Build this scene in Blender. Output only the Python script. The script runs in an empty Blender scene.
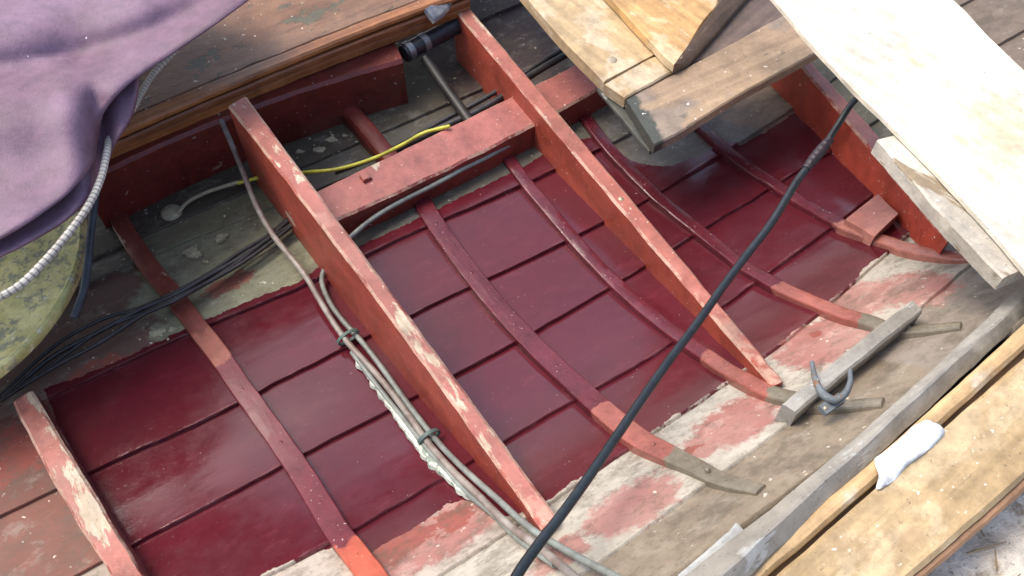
import bpy, bmesh, math, random
from mathutils import Vector, noise, Matrix
random.seed(7)
SC = bpy.context.scene
COL = SC.collection

# ------------------------------------------------------------------ camera, sky, sun, exposure
TILT = math.radians(35)
FOC = 512 / math.tan(math.radians(30))
CAM = Vector((0, -.86, 1.23))
ANG = math.radians(34)                      # direction of the planking on the ground plane
cd = bpy.data.cameras.new('camera'); cam = bpy.data.objects.new('camera', cd); COL.objects.link(cam)
cam.location = CAM; cam.rotation_euler = (TILT, 0, 0)
cd.sensor_width = 36; cd.lens = 18 / math.tan(math.radians(30)); cd.clip_start = .02; cd.clip_end = 500
SC.camera = cam

SUN_EL, SUN_AZ = 60, 292                    # elevation, compass azimuth (from +Y clockwise) of the veiled sun
w = bpy.data.worlds.new('World'); SC.world = w; w.use_nodes = True
wn = w.node_tree.nodes; wl = w.node_tree.links
sky = wn.new('ShaderNodeTexSky'); sky.sky_type = 'NISHITA'; sky.sun_disc = False
sky.sun_elevation = math.radians(SUN_EL); sky.sun_rotation = math.radians(SUN_AZ)
sky.air_density = 1.0; sky.dust_density = 4.0; sky.ozone_density = 1.0
bg = wn['Background']; bg.inputs['Strength'].default_value = .15
wl.new(sky.outputs[0], bg.inputs['Color'])
sd = bpy.data.lights.new('sun', 'SUN'); sun = bpy.data.objects.new('sun', sd); COL.objects.link(sun)
sd.energy = 1.2; sd.angle = math.radians(28); sd.color = (1, .93, .82)
_e, _a = math.radians(SUN_EL), math.radians(SUN_AZ)
sun.rotation_euler = Vector((math.sin(_a)*math.cos(_e), math.cos(_a)*math.cos(_e), math.sin(_e))).to_track_quat('Z', 'Y').to_euler()
SC.view_settings.view_transform = 'Standard'; SC.view_settings.look = 'None'
SC.view_settings.exposure = 1.05; SC.view_settings.gamma = 1

# ------------------------------------------------------------------ geometry helpers
SA, CA = math.sin(ANG), math.cos(ANG)
def fz(v): return .08*(v+.7) + .9*max(0, v-.05)**2           # cross section of the hull
def uv2p(u, v, l=0): return Vector((u*CA+v*SA, u*SA-v*CA, fz(v)+l))
def uv(p): return p.x*CA+p.y*SA, p.x*SA-p.y*CA
def nrm(v):
    s = .08 + 1.8*max(0, v-.05)
    return Vector((-s*SA, s*CA, 1)).normalized()
def ray(px, py):
    a = (px-512)/FOC; b = -(py-288)/FOC
    return Vector((a, b*math.cos(TILT)+math.sin(TILT), b*math.sin(TILT)-math.cos(TILT)))
def hit(q, l=0):
    "point of the hull (raised by l) seen at a place of the photograph"
    d = ray(*q); g = lambda t: (CAM+d*t).z - fz(uv(CAM+d*t)[1]) - l
    t0, t1 = .15, .16
    while g(t1) > 0 and t1 < 6: t0, t1 = t1, t1+.01
    for _ in range(20):
        m = (t0+t1)/2
        if g(m) > 0: t0 = m
        else: t1 = m
    return CAM+d*t1
def onz(q, z, gx=0, gy=0):
    "point of the plane z + gx*x + gy*y"
    d = ray(*q); t = (z + gx*CAM.x + gy*CAM.y - CAM.z)/(d.z - gx*d.x - gy*d.y)
    return CAM+d*t
def proj(p):
    r = p-CAM; c, s = math.cos(TILT), math.sin(TILT)
    y = r.y*c + r.z*s; z = -r.y*s + r.z*c
    return 512+FOC*r.x/-z, 288-FOC*y/-z
def resample(pts, n):
    "n points along a Catmull-Rom curve through pts (2-D or 3-D)"
    P = [Vector(p) if len(p) == 3 else Vector((p[0], p[1], 0)) for p in pts]
    if len(P) == 2: return [P[0].lerp(P[1], i/(n-1)) for i in range(n)]
    Q = [P[0]*2-P[1]] + P + [P[-1]*2-P[-2]]
    fine = []
    for i in range(1, len(Q)-2):
        for k in range(16):
            t = k/16; a, b, c, d = Q[i-1:i+3]
            fine.append(.5*((2*b)+(c-a)*t+(2*a-5*b+4*c-d)*t*t+(3*b-a-3*c+d)*t**3))
    fine.append(P[-1])
    L = [0]
    for i in range(1, len(fine)): L.append(L[-1]+(fine[i]-fine[i-1]).length)
    out = []; j = 0
    for i in range(n):
        s = L[-1]*i/(n-1)
        while j < len(L)-2 and L[j+1] < s: j += 1
        f = (s-L[j])/max(1e-9, L[j+1]-L[j]); out.append(fine[j].lerp(fine[j+1], min(1, f)))
    return out
def rs2(pts, n): return [(p.x, p.y) for p in resample(pts, n)]
def jit(p, amp, fr=30):
    return p + noise.noise_vector(p*fr)*amp + noise.noise_vector(p*fr*3.1)*amp*.4
class MB:
    def __init__(s): s.v = []; s.f = []; s.t = []
    def loft(s, secs, caps=True, closed=True, ts=None):
        n = len(secs[0]); o = len(s.v)
        for k, sec in enumerate(secs):
            s.v += sec; s.t += [ts[k] if ts else k/max(1, len(secs)-1)]*n
        for i in range(len(secs)-1):
            for j in range(n if closed else n-1):
                a = o+i*n+j; b = o+i*n+(j+1) % n
                s.f.append((a, b, b+n, a+n))
        if caps and closed:
            s.f.append(tuple(reversed(range(o, o+n)))); s.f.append(tuple(range(o+(len(secs)-1)*n, o+len(secs)*n)))
        return s
    def build(s, name, mat, parent=None, sharp=40, cols=None):
        me = bpy.data.meshes.new(name); me.from_pydata([tuple(v) for v in s.v], [], s.f)
        bm = bmesh.new(); bm.from_mesh(me); bmesh.ops.recalc_face_normals(bm, faces=bm.faces); bm.to_mesh(me); bm.free()
        for p in me.polygons: p.use_smooth = True
        me.set_sharp_from_angle(angle=math.radians(sharp))
        a = me.attributes.new('along', 'FLOAT', 'POINT')
        for i, t in enumerate(s.t): a.data[i].value = t
        o = bpy.data.objects.new(name, me); COL.objects.link(o); me.materials.append(mat)
        if parent: o.parent = parent
        return o
def rect(TL, TR, BR, BL, c):
    P = [TL, TR, BR, BL]; out = []
    for i in range(4):
        a, b = P[i-1], P[(i+1) % 4]; p = P[i]
        out += [p+(a-p).normalized()*c, p+(b-p).normalized()*c]
    return out
def tag(o, label, cat=None, group=None, kind=None):
    if label: o['label'] = label
    if cat: o['category'] = cat
    if group: o['group'] = group
    if kind: o['kind'] = kind
    return o
def empty(name, loc=(0, 0, 0)):
    o = bpy.data.objects.new(name, None); o.empty_display_size = .05; COL.objects.link(o); o.location = loc
    return o
def frames_of(P, up):
    out = []
    for i, p in enumerate(P):
        t = (P[min(i+1, len(P)-1)]-P[max(i-1, 0)]).normalized()
        u = up[i] if isinstance(up, list) else up
        s = t.cross(u).normalized(); out.append((t, s, s.cross(t).normalized()))
    return out
def tube(pts, r, n=60, k=10, up=Vector((0, 0, 1)), rf=None):
    P = resample(pts, n); m = MB(); secs = []
    for i, (p, (t, s, u)) in enumerate(zip(P, frames_of(P, up))):
        rr = r if rf is None else r*rf(i/(n-1))
        secs.append([p+(s*math.cos(a)+u*math.sin(a))*rr for a in [2*math.pi*j/k for j in range(k)]])
    m.loft(secs); m.P = P
    return m
def qfit(pts, deg=2):
    "least-squares curve through traced points, so that long timbers run fair"
    if len(pts) < 5: return pts
    x0 = pts[0][0]; L = pts[-1][0]-x0; A = [[0]*(deg+2) for _ in range(deg+1)]
    for x, y in pts:
        t = (x-x0)/L
        for i in range(deg+1):
            for j in range(deg+1): A[i][j] += t**(i+j)
            A[i][-1] += y*t**i
    n = deg+1
    for i in range(n):
        p = max(range(i, n), key=lambda k: abs(A[k][i])); A[i], A[p] = A[p], A[i]
        for k in range(n):
            if k != i:
                f = A[k][i]/A[i][i]; A[k] = [a-f*b for a, b in zip(A[k], A[i])]
    c = [A[i][-1]/A[i][i] for i in range(n)]
    return [(x0+L*i/12, sum(c[j]*(i/12)**j for j in range(n))) for i in range(13)]
def sidefn(poly):
    def f(q):
        best = 1e9; sg = 0
        for i in range(len(poly)-1):
            ax, ay = poly[i]; bx, by = poly[i+1]; dx, dy = bx-ax, by-ay
            t = ((q[0]-ax)*dx+(q[1]-ay)*dy)/(dx*dx+dy*dy)
            if i > 0: t = max(0, t)
            if i < len(poly)-2: t = min(1, t)
            ex, ey = q[0]-ax-dx*t, q[1]-ay-dy*t; d = ex*ex+ey*ey
            if d < best: best = d; sg = dx*ey-dy*ex
        return math.copysign(math.sqrt(best), sg)
    return f
def heights(top, bottom, n, hmax=.3):
    "height above the hull of each top-edge point, from where its foot meets the hull"
    sf = sidefn(bottom); T = rs2(top, n); H = []
    for q in T:
        g = lambda h: sf(proj(hit(q, h)-Vector((0, 0, h))))
        a, b = .004, hmax; ga = g(a)
        if ga*g(b) > 0: H.append(a if abs(ga) < abs(g(b)) else b); continue
        for _ in range(18):
            m = (a+b)/2
            if g(m)*ga > 0: a = m
            else: b = m
        H.append((a+b)/2)
    S = []
    for i in range(n):
        w = [H[j] for j in range(max(0, i-6), min(n, i+7))]; S.append(sum(w)/len(w))
    return T, S
def timber(front, back, bottom, n=64, ch=.0038, amp=.0013, hs=None, hmax=.3, hmin=.012):
    "deep timber: visible top edge, far top edge, foot line on the hull"
    front, back, bottom = qfit(front), qfit(back), qfit(bottom, 3)
    if hs is None: T, H = heights(front, bottom, n, hmax)
    else: T = rs2(front, n); H = [x.x for x in resample([(h, 0) for h in hs], n)]
    B = rs2(back, n); secs = []
    for q, b, h in zip(T, B, H):
        h = max(h, hmin); tl = hit(q, h); tr = onz(b, tl.z)
        bl = tl.copy(); bl.z = fz(uv(tl)[1])-.02; br = tr.copy(); br.z = fz(uv(tr)[1])-.02
        bl.z = min(bl.z, tl.z-.012); br.z = min(br.z, tr.z-.012)
        sec = rect(tl, tr, br, bl, ch)
        secs.append([jit(p, amp) for p in sec])
    m = MB().loft(secs); m.H = H; m.secs = secs
    return m
def rib(path, wd, th, n=70, taper=None, rnd=.35, lift=.008, amp=.0009):
    "bent rib lying on the planking along a path of the photograph"
    P = [hit(q, lift) for q in rs2(path, n)]; N = [nrm(uv(p)[1]) for p in P]; secs = []
    for i, (p, (t, s, u)) in enumerate(zip(P, frames_of(P, N))):
        k = taper(i/(n-1)) if taper else 1
        a, h = wd/2*k, th*k**1.5; c = rnd*th
        prof = [(-a, -.012), (-a, h-c), (-a+c*.35, h-c*.35), (-a+c, h), (0, h+.0006), (a-c, h), (a-c*.35, h-c*.35), (a, h-c), (a, -.012)]
        secs.append([jit(p+s*x+u*y, amp) for x, y in prof])
    m = MB().loft(secs); m.P = P; m.N = N; m.th = th; return m
def board(A, B, plane, th, n=30, ch=.002, amp=.0008, m=1, Az=None, plane2=None):
    "board between the top-edge lines A and B on a plane, thickness th downwards"
    A = rs2(A, n); B = rs2(B, n); secs = []
    for a, b in zip(A, B):
        p, q = onz(a, *plane), onz(b, *(plane2 or plane)); d = Vector((0, 0, -th))
        secs.append([jit(x, amp) for x in rect(p, q, q+d, p+d, ch)])
    return MB().loft(secs)

# ------------------------------------------------------------------ materials
def srgb(r, g, b, k=1):
    f = lambda c: ((c/255/12.92) if c/255 <= .04045 else ((c/255+.055)/1.055)**2.4)*k
    return (f(r), f(g), f(b), 1)
class NT:
    def __init__(s, name):
        s.m = bpy.data.materials.new(name); s.m.use_nodes = True; s.t = s.m.node_tree; s.b = s.t.nodes['Principled BSDF']
        s.tc = s.t.nodes.new('ShaderNodeTexCoord'); s.maps = {}
    def node(s, ty, **k):
        n = s.t.nodes.new(ty)
        for a, b in k.items(): setattr(n, a, b)
        return n
    def link(s, a, b): s.t.links.new(a, b)
    def coord(s, rot=0, st=(1, 1, 1), off=0):
        key = (rot, st, off)
        if key not in s.maps:
            r = s.node('ShaderNodeMapping', vector_type='TEXTURE'); r.inputs['Rotation'].default_value = (0, 0, rot)
            s.link(s.tc.outputs['Object'], r.inputs[0])
            m = s.node('ShaderNodeMapping'); m.inputs['Scale'].default_value = st; m.inputs['Location'].default_value = (off, off*.7, off*.3)
            s.link(r.outputs[0], m.inputs[0]); s.maps[key] = m.outputs[0]
        return s.maps[key]
    def noise(s, scale, detail=4, rot=0, st=(1, 1, 1), off=0, rough=.55, dist=0):
        n = s.node('ShaderNodeTexNoise'); n.inputs['Scale'].default_value = scale; n.inputs['Detail'].default_value = detail
        n.inputs['Roughness'].default_value = rough; n.inputs['Distortion'].default_value = dist
        s.link(s.coord(rot, st, off), n.inputs['Vector']); return n.outputs['Fac']
    def math(s, op, a, b=None, c=None):
        n = s.node('ShaderNodeMath', operation=op)
        for i, x in enumerate((a, b, c)):
            if x is None: continue
            if isinstance(x, (int, float)): n.inputs[i].default_value = x
            else: s.link(x, n.inputs[i])
        return n.outputs[0]
    def step(s, x, lo, hi):
        n = s.node('ShaderNodeMapRange', interpolation_type='SMOOTHSTEP')
        n.inputs['From Min'].default_value = lo; n.inputs['From Max'].default_value = hi
        s.link(x, n.inputs['Value']); return n.outputs['Result']
    def mix(s, f, a, b, mode='MIX'):
        n = s.node('ShaderNodeMix', data_type='RGBA', blend_type=mode)
        for i, x in ((0, f), (6, a), (7, b)):
            if isinstance(x, (int, float)): n.inputs[i].default_value = x
            elif isinstance(x, tuple): n.inputs[i].default_value = x
            else: s.link(x, n.inputs[i])
        return n.outputs[2]
    def fmix(s, f, a, b): # float mix
        n = s.node('ShaderNodeMix', data_type='FLOAT')
        for i, x in ((0, f), (2, a), (3, b)):
            if isinstance(x, (int, float)): n.inputs[i].default_value = x
            else: s.link(x, n.inputs[i])
        return n.outputs[0]
    def attr(s, name, col=False):
        n = s.node('ShaderNodeAttribute', attribute_name=name); return n.outputs['Color' if col else 'Fac']
    def finish(s, col, rough, bump=None, dist=.002, strength=.5, metal=0, spec=.5, coat=0, grime=.55):
        if grime:
            g1 = s.noise(34, 12, 0, (1, 1, 1), 101, .78); g2 = s.noise(6, 8, 0, (1, 1, 1), 111, .7)
            g = s.math('ADD', s.math('MULTIPLY', g1, .6), s.math('MULTIPLY', g2, .4))
            k = s.math('ADD', 1-grime/2, s.math('MULTIPLY', s.step(g, .36, .64), grime))
            c3 = s.node('ShaderNodeCombineColor')
            for i in range(3): s.link(k, c3.inputs[i])
            col = s.mix(1.0, col, c3.outputs[0], 'MULTIPLY')
            pit = s.step(s.noise(230, 4, 0, (1, 1, 1), 121, .6), .64, .70)
            col = s.mix(s.math('MULTIPLY', pit, grime*.9), col, (.035, .028, .022, 1))
            rough = s.math('ADD', rough, s.math('MULTIPLY', s.math('SUBTRACT', g1, .5), .35))
            if bump is not None:
                bump = s.math('ADD', bump, s.math('MULTIPLY', g1, .8*grime)); bump = s.math('SUBTRACT', bump, s.math('MULTIPLY', pit, .5*grime))
        for nm, x in (('Base Color', col), ('Roughness', rough), ('Metallic', metal), ('Specular IOR Level', spec), ('Coat Weight', coat)):
            if isinstance(x, (int, float, tuple)): s.b.inputs[nm].default_value = x
            else: s.link(x, s.b.inputs[nm])
        if bump is not None:
            b = s.node('ShaderNodeBump'); b.inputs['Distance'].default_value = dist; b.inputs['Strength'].default_value = strength
            s.link(bump, b.inputs['Height']); s.link(b.outputs[0], s.b.inputs['Normal'])
        return s.m
FR = ANG - math.pi/2                         # direction of the frames
def paint(name, a, b, rot=FR, patches=(), fleck=None, rough=(.4, .6), scale=9, bump=.35, dist=.002, grain=.3, dirt=None, seed=0, stops=None):
    """worn paint: two tones, chipped patches (colour, scale, threshold, stretch), light specks, optional colour bands along the piece"""
    t = NT(name)
    col = t.mix(t.step(t.noise(scale, 5, rot, (.4, 1, 1), seed), .35, .65), a, b)
    hgt = t.noise(60, 4, rot, (.25, 1, 1), seed+3); grn = t.noise(170, 3, rot, (.06, 1, 1), seed+5)
    col = t.mix(t.math('MULTIPLY', t.step(grn, .5, .75), grain), col, tuple(c*.55 for c in a[:3])+(1,))
    if stops:
        al = t.math('ADD', t.attr('along'), t.math('MULTIPLY', t.math('SUBTRACT', t.noise(45, 3, 0, (1, 1, 1), seed+9), .5), .05))
        for p, c in stops: col = t.mix(t.step(al, p, p+.008), col, c)
    if dirt: col = t.mix(t.math('MULTIPLY', t.step(t.noise(5, 6, rot, (.5, 1, 1), seed+21), .5, .7), dirt[1]), col, dirt[0])
    ht = t.math('MULTIPLY', hgt, .6)
    for i, (c, sc, th, st) in enumerate(patches):
        m = t.step(t.noise(sc, 6, rot, st, seed+31+7*i, .65), th, th+.025)
        col = t.mix(m, col, c); ht = t.math('SUBTRACT', ht, t.math('MULTIPLY', m, .35))
    if fleck:
        m = t.step(t.noise(fleck[1], 2, 0, (1, 1, 1), seed+77), fleck[2], fleck[2]+.03); col = t.mix(m, col, fleck[0]); ht = t.math('ADD', ht, t.math('MULTIPLY', m, .5))
    rg = t.fmix(t.noise(14, 4, rot, (.5, 1, 1), seed+50), rough[0], rough[1])
    return t.finish(col, rg, t.math('ADD', ht, t.math('MULTIPLY', grn, .25)), dist, bump)
def wood(name, a, b, rot, stain=None, rough=(.6, .8), seed=0, stretch=.05, gs=70, bump=.3, fleck=None, contrast=1, end=None):
    t = NT(name)
    g = t.noise(gs, 6, rot, (stretch, 1, 1), seed, .65, .3)
    col = t.mix(t.step(g, .5-.2/contrast, .5+.2/contrast), a, b)
    ring = t.node('ShaderNodeTexWave', wave_type='BANDS', bands_direction='Y'); ring.inputs['Scale'].default_value = 11; ring.inputs['Distortion'].default_value = 7; ring.inputs['Detail'].default_value = 3; ring.inputs['Detail Scale'].default_value = .8
    t.link(t.coord(rot, (.12, 1, 1), seed), ring.inputs['Vector']); col = t.mix(t.math('MULTIPLY', t.step(ring.outputs['Fac'], .55, .95), .28), col, tuple(c*.5 for c in b[:3])+(1,))
    fine = t.noise(320, 3, rot, (.03, 1, 1), seed+2)
    col = t.mix(t.math('MULTIPLY', t.step(fine, .55, .75), .35), col, tuple(c*.45 for c in a[:3])+(1,))
    col = t.mix(t.math('MULTIPLY', t.step(t.noise(7, 5, rot, (.6, 1, 1), seed+8), .4, .7), .35), col, tuple(c*.6 for c in b[:3])+(1,))
    if stain:
        for i, (c, sc, th, am) in enumerate(stain):
            col = t.mix(t.math('MULTIPLY', t.step(t.noise(sc, 6, rot, (.6, 1, 1), seed+13+i*5, .65), th, th+.08), am), col, c)
    if end: col = t.mix(t.math('SUBTRACT', 1, t.step(t.math('ADD', t.attr('along'), t.math('MULTIPLY', t.math('SUBTRACT', t.noise(50, 6, 0, (1, 1, 1), seed+60, .7), .5), .12)), end[1], end[1]+.03)), col, end[0])
    if fleck: col = t.mix(t.step(t.noise(fleck[1], 2, 0, (1, 1, 1), seed+40), fleck[2], fleck[2]+.03), col, fleck[0])
    return t.finish(col, t.fmix(t.noise(20, 3, rot, (.5, 1, 1), seed+4), *rough), t.math('ADD', g, t.math('MULTIPLY', fine, .4)), .0015, bump)
def plain(name, c, rough=.5, metal=0, sc=40, var=.25, bump=.2, spec=.5, c2=None):
    t = NT(name); c2 = c2 or tuple(x*(1-var) for x in c[:3])+(1,)
    return t.finish(t.mix(t.step(t.noise(sc, 5), .35, .65), c, c2), rough, t.noise(sc*3, 3), .001, bump, metal, spec)

MAROON = (.088, .0108, .0170, 1); MAROON2 = (.073, .0092, .0148, 1)
SALMON = (.34, .115, .088, 1); RED = (.32, .055, .033, 1); REDK = (.17, .024, .016, 1)
CREAM = (.46, .38, .28, 1)

# ------------------------------------------------------------------ the hull planking
seams = [
 [(0, 332), (60, 297), (157, 254), (247, 218), (320, 190), (420, 150), (520, 108), (640, 60)],
 [(-40, 436), (48, 400), (187, 335), (305, 287), (365, 257), (425, 228), (446, 220), (516, 189), (600, 150), (700, 100), (760, 68)],
 [(-40, 536), (60, 489), (93, 471), (229, 411), (255, 394), (345, 349), (412, 316), (469, 288), (493, 278), (563, 244), (586, 231), (602, 224), (649, 202), (668, 187), (722, 155), (800, 105), (860, 60)],
 [(-40, 640), (136, 544), (272, 473), (300, 456), (390, 411), (456, 375), (516, 343), (540, 330), (610, 288), (628, 278), (673, 249), (696, 236), (712, 223), (769, 192), (782, 179), (832, 153), (920, 90)],
 [(150, 640), (272, 572), (334, 544), (354, 530), (400, 503), (448, 477), (505, 441), (577, 398), (599, 389), (671, 345), (723, 306), (753, 286), (772, 270), (829, 231), (847, 215), (873, 195), (960, 130)],
 [(320, 650), (443, 573), (508, 532), (553, 500), (630, 448), (659, 429), (730, 381), (770, 354), (811, 320), (887, 253), (960, 190)],
 [(500, 630), (611, 554), (697, 489), (735, 463), (797, 417), (860, 362), (921, 306), (964, 270), (1010, 226)]]
VS = []
for s in seams:
    q = [uv(hit(p)) for p in s]; q.sort(); VS.append(q)
def vat(s, u):
    if s == 7: return .578
    if s < 0: return [-.42, -.62, -.86, -1.1][-1-s] + .03*u
    if s >= len(VS): return vat(6, u) + .12
    q = VS[s]
    if u <= q[0][0]: return q[0][1]
    for (a, b), (c, d) in zip(q, q[1:]):
        if u <= c: return b+(d-b)*(u-a)/(c-a)
    return q[-1][1]
def vsm(s, u): return sum(vat(s, u+d) for d in (-.06, -.04, -.02, 0, .02, .04, .06))/7
up_b = [(-40, 425), (40, 392), (75, 381), (120, 362), (187, 330), (215, 318), (250, 302), (300, 284), (330, 262), (366, 245), (395, 232), (430, 214), (470, 195), (530, 165), (560, 145), (600, 138), (622, 158), (642, 165), (670, 168), (699, 157), (725, 144), (740, 145), (765, 132), (795, 112), (830, 85), (900, 40)]
lo_b = [(60, 700), (150, 640), (272, 574), (332, 546), (352, 556), (366, 556), (395, 538), (435, 517), (450, 505), (475, 500), (500, 520), (553, 500), (630, 448), (659, 429), (730, 381), (770, 354), (811, 320), (887, 253), (960, 188)]
UB = [uv(hit(p)) for p in up_b]; LB = [uv(hit(p)) for p in lo_b]
def curve(q, u):
    if u <= q[0][0]: return q[0][1]
    for (a, b), (c, d) in zip(q, q[1:]):
        if u <= c: return b+(d-b)*(u-a)/max(1e-6, c-a)
    return q[-1][1]
FLU = uv(hit((95, 490)))[0]                   # left of the first frame the planks keep their old paint
FCU = uv(hit((842, 150)))[0]+.015
blobs = [((632, 507), .065, .034), ((735, 424), .07, .036), ((826, 341), .075, .05), ((914, 291), .05, .05), ((440, 535), .11, .04),
         ((560, 555), .04, .02), ((700, 450), .02, .02), ((865, 300), .06, .04), ((400, 555), .06, .03), ((430, 500), .02, .01)]
BL = [(uv(hit(c)), a, b) for c, a, b in blobs]
redb = [((815, 335), .011, .008), ((400, 545), .05, .025), ((455, 520), .03, .02), ((130, 365), .07, .016), ((0, 460), .12, .05), ((95, 372), .05, .02), ((230, 285), .05, .018), ((45, 440), .05, .04), ((680, 460), .03, .01), ((770, 340), .02, .02)]
RB = [(uv(hit(c)), a, b) for c, a, b in redb]
def hull_mat():
    t = NT('planking_paint')
    n1 = t.noise(38, 6, ANG, (.6, 1, 1), 1, .6); n2 = t.noise(9, 5, ANG, (.6, 1, 1), 4); n3 = t.noise(120, 4, 0, (1, 1, 1), 8)
    gr = t.noise(150, 4, ANG, (.05, 1, 1), 3)
    und = t.attr('under', True)
    und = t.mix(t.math('MULTIPLY', t.step(n1, .42, .66), .5), und, t.mix(.5, und, (.08, .065, .045, 1)))
    und = t.mix(t.math('MULTIPLY', t.step(t.noise(30, 6, ANG, (.7, 1, 1), 14, .7), .52, .66), .3), und, (.36, .34, .28, 1))
    und = t.mix(t.math('MULTIPLY', t.step(gr, .55, .75), .18), und, (.08, .06, .045, 1))
    jn = t.math('MULTIPLY', t.math('SUBTRACT', t.noise(55, 6, 0, (1, 1, 1), 23, .7), .5), 1.5)
    sm = t.step(t.math('ADD', t.attr('salmon'), jn), -.10, .22)
    scol = t.mix(t.step(n2, .35, .65), (.29, .12, .10, 1), (.34, .185, .155, 1))
    scol = t.mix(t.math('MULTIPLY', t.step(n1, .5, .7), .35), scol, (.55, .42, .36, 1))
    col = t.mix(sm, und, scol)
    rd = t.step(t.math('ADD', t.attr('redpaint'), t.math('MULTIPLY', t.math('SUBTRACT', t.noise(70, 6, 0, (1, 1, 1), 33, .7), .5), 2.2)), 0, .15)
    col = t.mix(t.math('MULTIPLY', rd, .8), col, (.23, .045, .03, 1))
    # small chips over the old paint
    col = t.mix(t.step(t.noise(95, 3, 0, (1, 1, 1), 61), .69, .72), col, (.55, .5, .42, 1))
    # caked dirt in the bare and old-painted parts
    dg = t.noise(20, 12, ANG, (.6, 1, 1), 201, .8)
    col = t.mix(t.math('MULTIPLY', t.step(dg, .47, .62), .6), col, (.075, .06, .04, 1))
    col = t.mix(t.math('MULTIPLY', t.step(t.noise(85, 8, 0, (1, 1, 1), 211, .75), .53, .62), .4), col, (.10, .085, .06, 1))
    # fresh maroon coat
    mn = t.math('MULTIPLY', t.math('SUBTRACT', t.noise(60, 5, 0, (1, 1, 1), 43, .6), .5), .016)
    mar = t.step(t.math('ADD', t.attr('maroon'), mn), 0, .0012)
    mc = t.mix(t.step(n2, .35, .65), MAROON, MAROON2)
    mc = t.mix(t.math('MULTIPLY', t.step(t.noise(55, 5, ANG, (.35, 1, 1), 81, .7), .5, .75), .22), mc, (.17, .035, .05, 1))
    spk = t.step(t.math('ADD', t.noise(260, 2, 0, (1, 1, 1), 52), t.math('MULTIPLY', t.noise(12, 3, 0, (1, 1, 1), 53), .16)), .835, .86)
    mc = t.mix(t.math('MULTIPLY', spk, .7), mc, (.5, .38, .36, 1))
    # paint scuffed and beaded along the laps, thin edge highlights painted in
    lap = t.math('MULTIPLY', t.step(t.attr('lap'), .35, 1), t.step(t.noise(70, 5, ANG, (.3, 1, 1), 71, .7), .5, .62))
    mc = t.mix(t.math('MULTIPLY', lap, .25), mc, (.28, .12, .13, 1))
    col = t.mix(mar, col, mc)
    rg = t.fmix(mar, t.fmix(n1, .55, .8), t.fmix(t.step(n2, .3, .7), .07, .24))
    bare = t.fmix(mar, 1.0, .18)
    hg = t.math('ADD', t.math('MULTIPLY', n3, t.math('MULTIPLY', bare, .4)), t.math('ADD', t.math('MULTIPLY', gr, t.math('MULTIPLY', bare, .5)), t.math('MULTIPLY', t.noise(16, 2, ANG, (.5, 1, 1), 9), 1.1)))
    hg = t.math('ADD', hg, t.math('MULTIPLY', spk, .35)); hg = t.math('ADD', hg, t.math('MULTIPLY', lap, .35))
    hg = t.math('ADD', hg, t.math('MULTIPLY', mar, .3))
    return t.finish(col, rg, hg, .0016, .36, 0, .5, 0, .17)
M_HULL = hull_mat()
boat = empty('wooden_boat', (0, 0, 0))
tag(boat, 'clinker-built wooden boat seen inside, planks freshly painted maroon between red frames', 'boat')
def blob(L, u, v):
    s = -1.0
    for (c, a, b) in L: s = max(s, 1-math.sqrt(((u-c[0])/a)**2+((v-c[1])/b)**2))
    return s
def under(u, v, pl, t):
    if pl < 3: u += .05*noise.noise(Vector((u*12, v*22, 1)))+.02*noise.noise(Vector((u*50, v*70, 1)))
    if pl >= 8: return (.17, .15, .125)
    if pl == 7: return (.42, .39, .31) if t < .16 else (.235, .19, .135) if u < .2 else (.235, .20, .165)
    if pl == 6: return (.41, .375, .31)
    if pl in (4, 5): c = (.40, .34, .28)
    elif pl == 3: c = (.17, .06, .04) if u < FLU else (.3, .2, .16)
    elif pl == 2: c = (.15, .05, .035) if u < FLU else (.2, .15, .11)
    elif pl == 1: c = (.20, .205, .13) if u > -.52 else (.12, .06, .045)
    elif pl == 0: c = (.16, .16, .095) if u > -.5 else (.07, .055, .04)
    else: c = (.055, .047, .032)  # innermost planks, shade up there put into their colour
    if u < FLU and pl >= 4: c = (.34, .28, .22)
    if pl in (1, 0) and u > -.21: c = (.075, .07, .055)
    if pl <= 0 and u > .15: c = (.035, .017, .018)  # shadow of a deck overhead, painted into the plank colour
    if pl in (1, 2, 3) and u > .3 and u < .55: c = (.15, .14, .12)
    if u > FCU and pl < 6: c = (.06, .058, .035)
    if u > .98: c = (.16, .12, .09)
    return c
U0, U1, DU = -1.25, 1.75, .009
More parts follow.
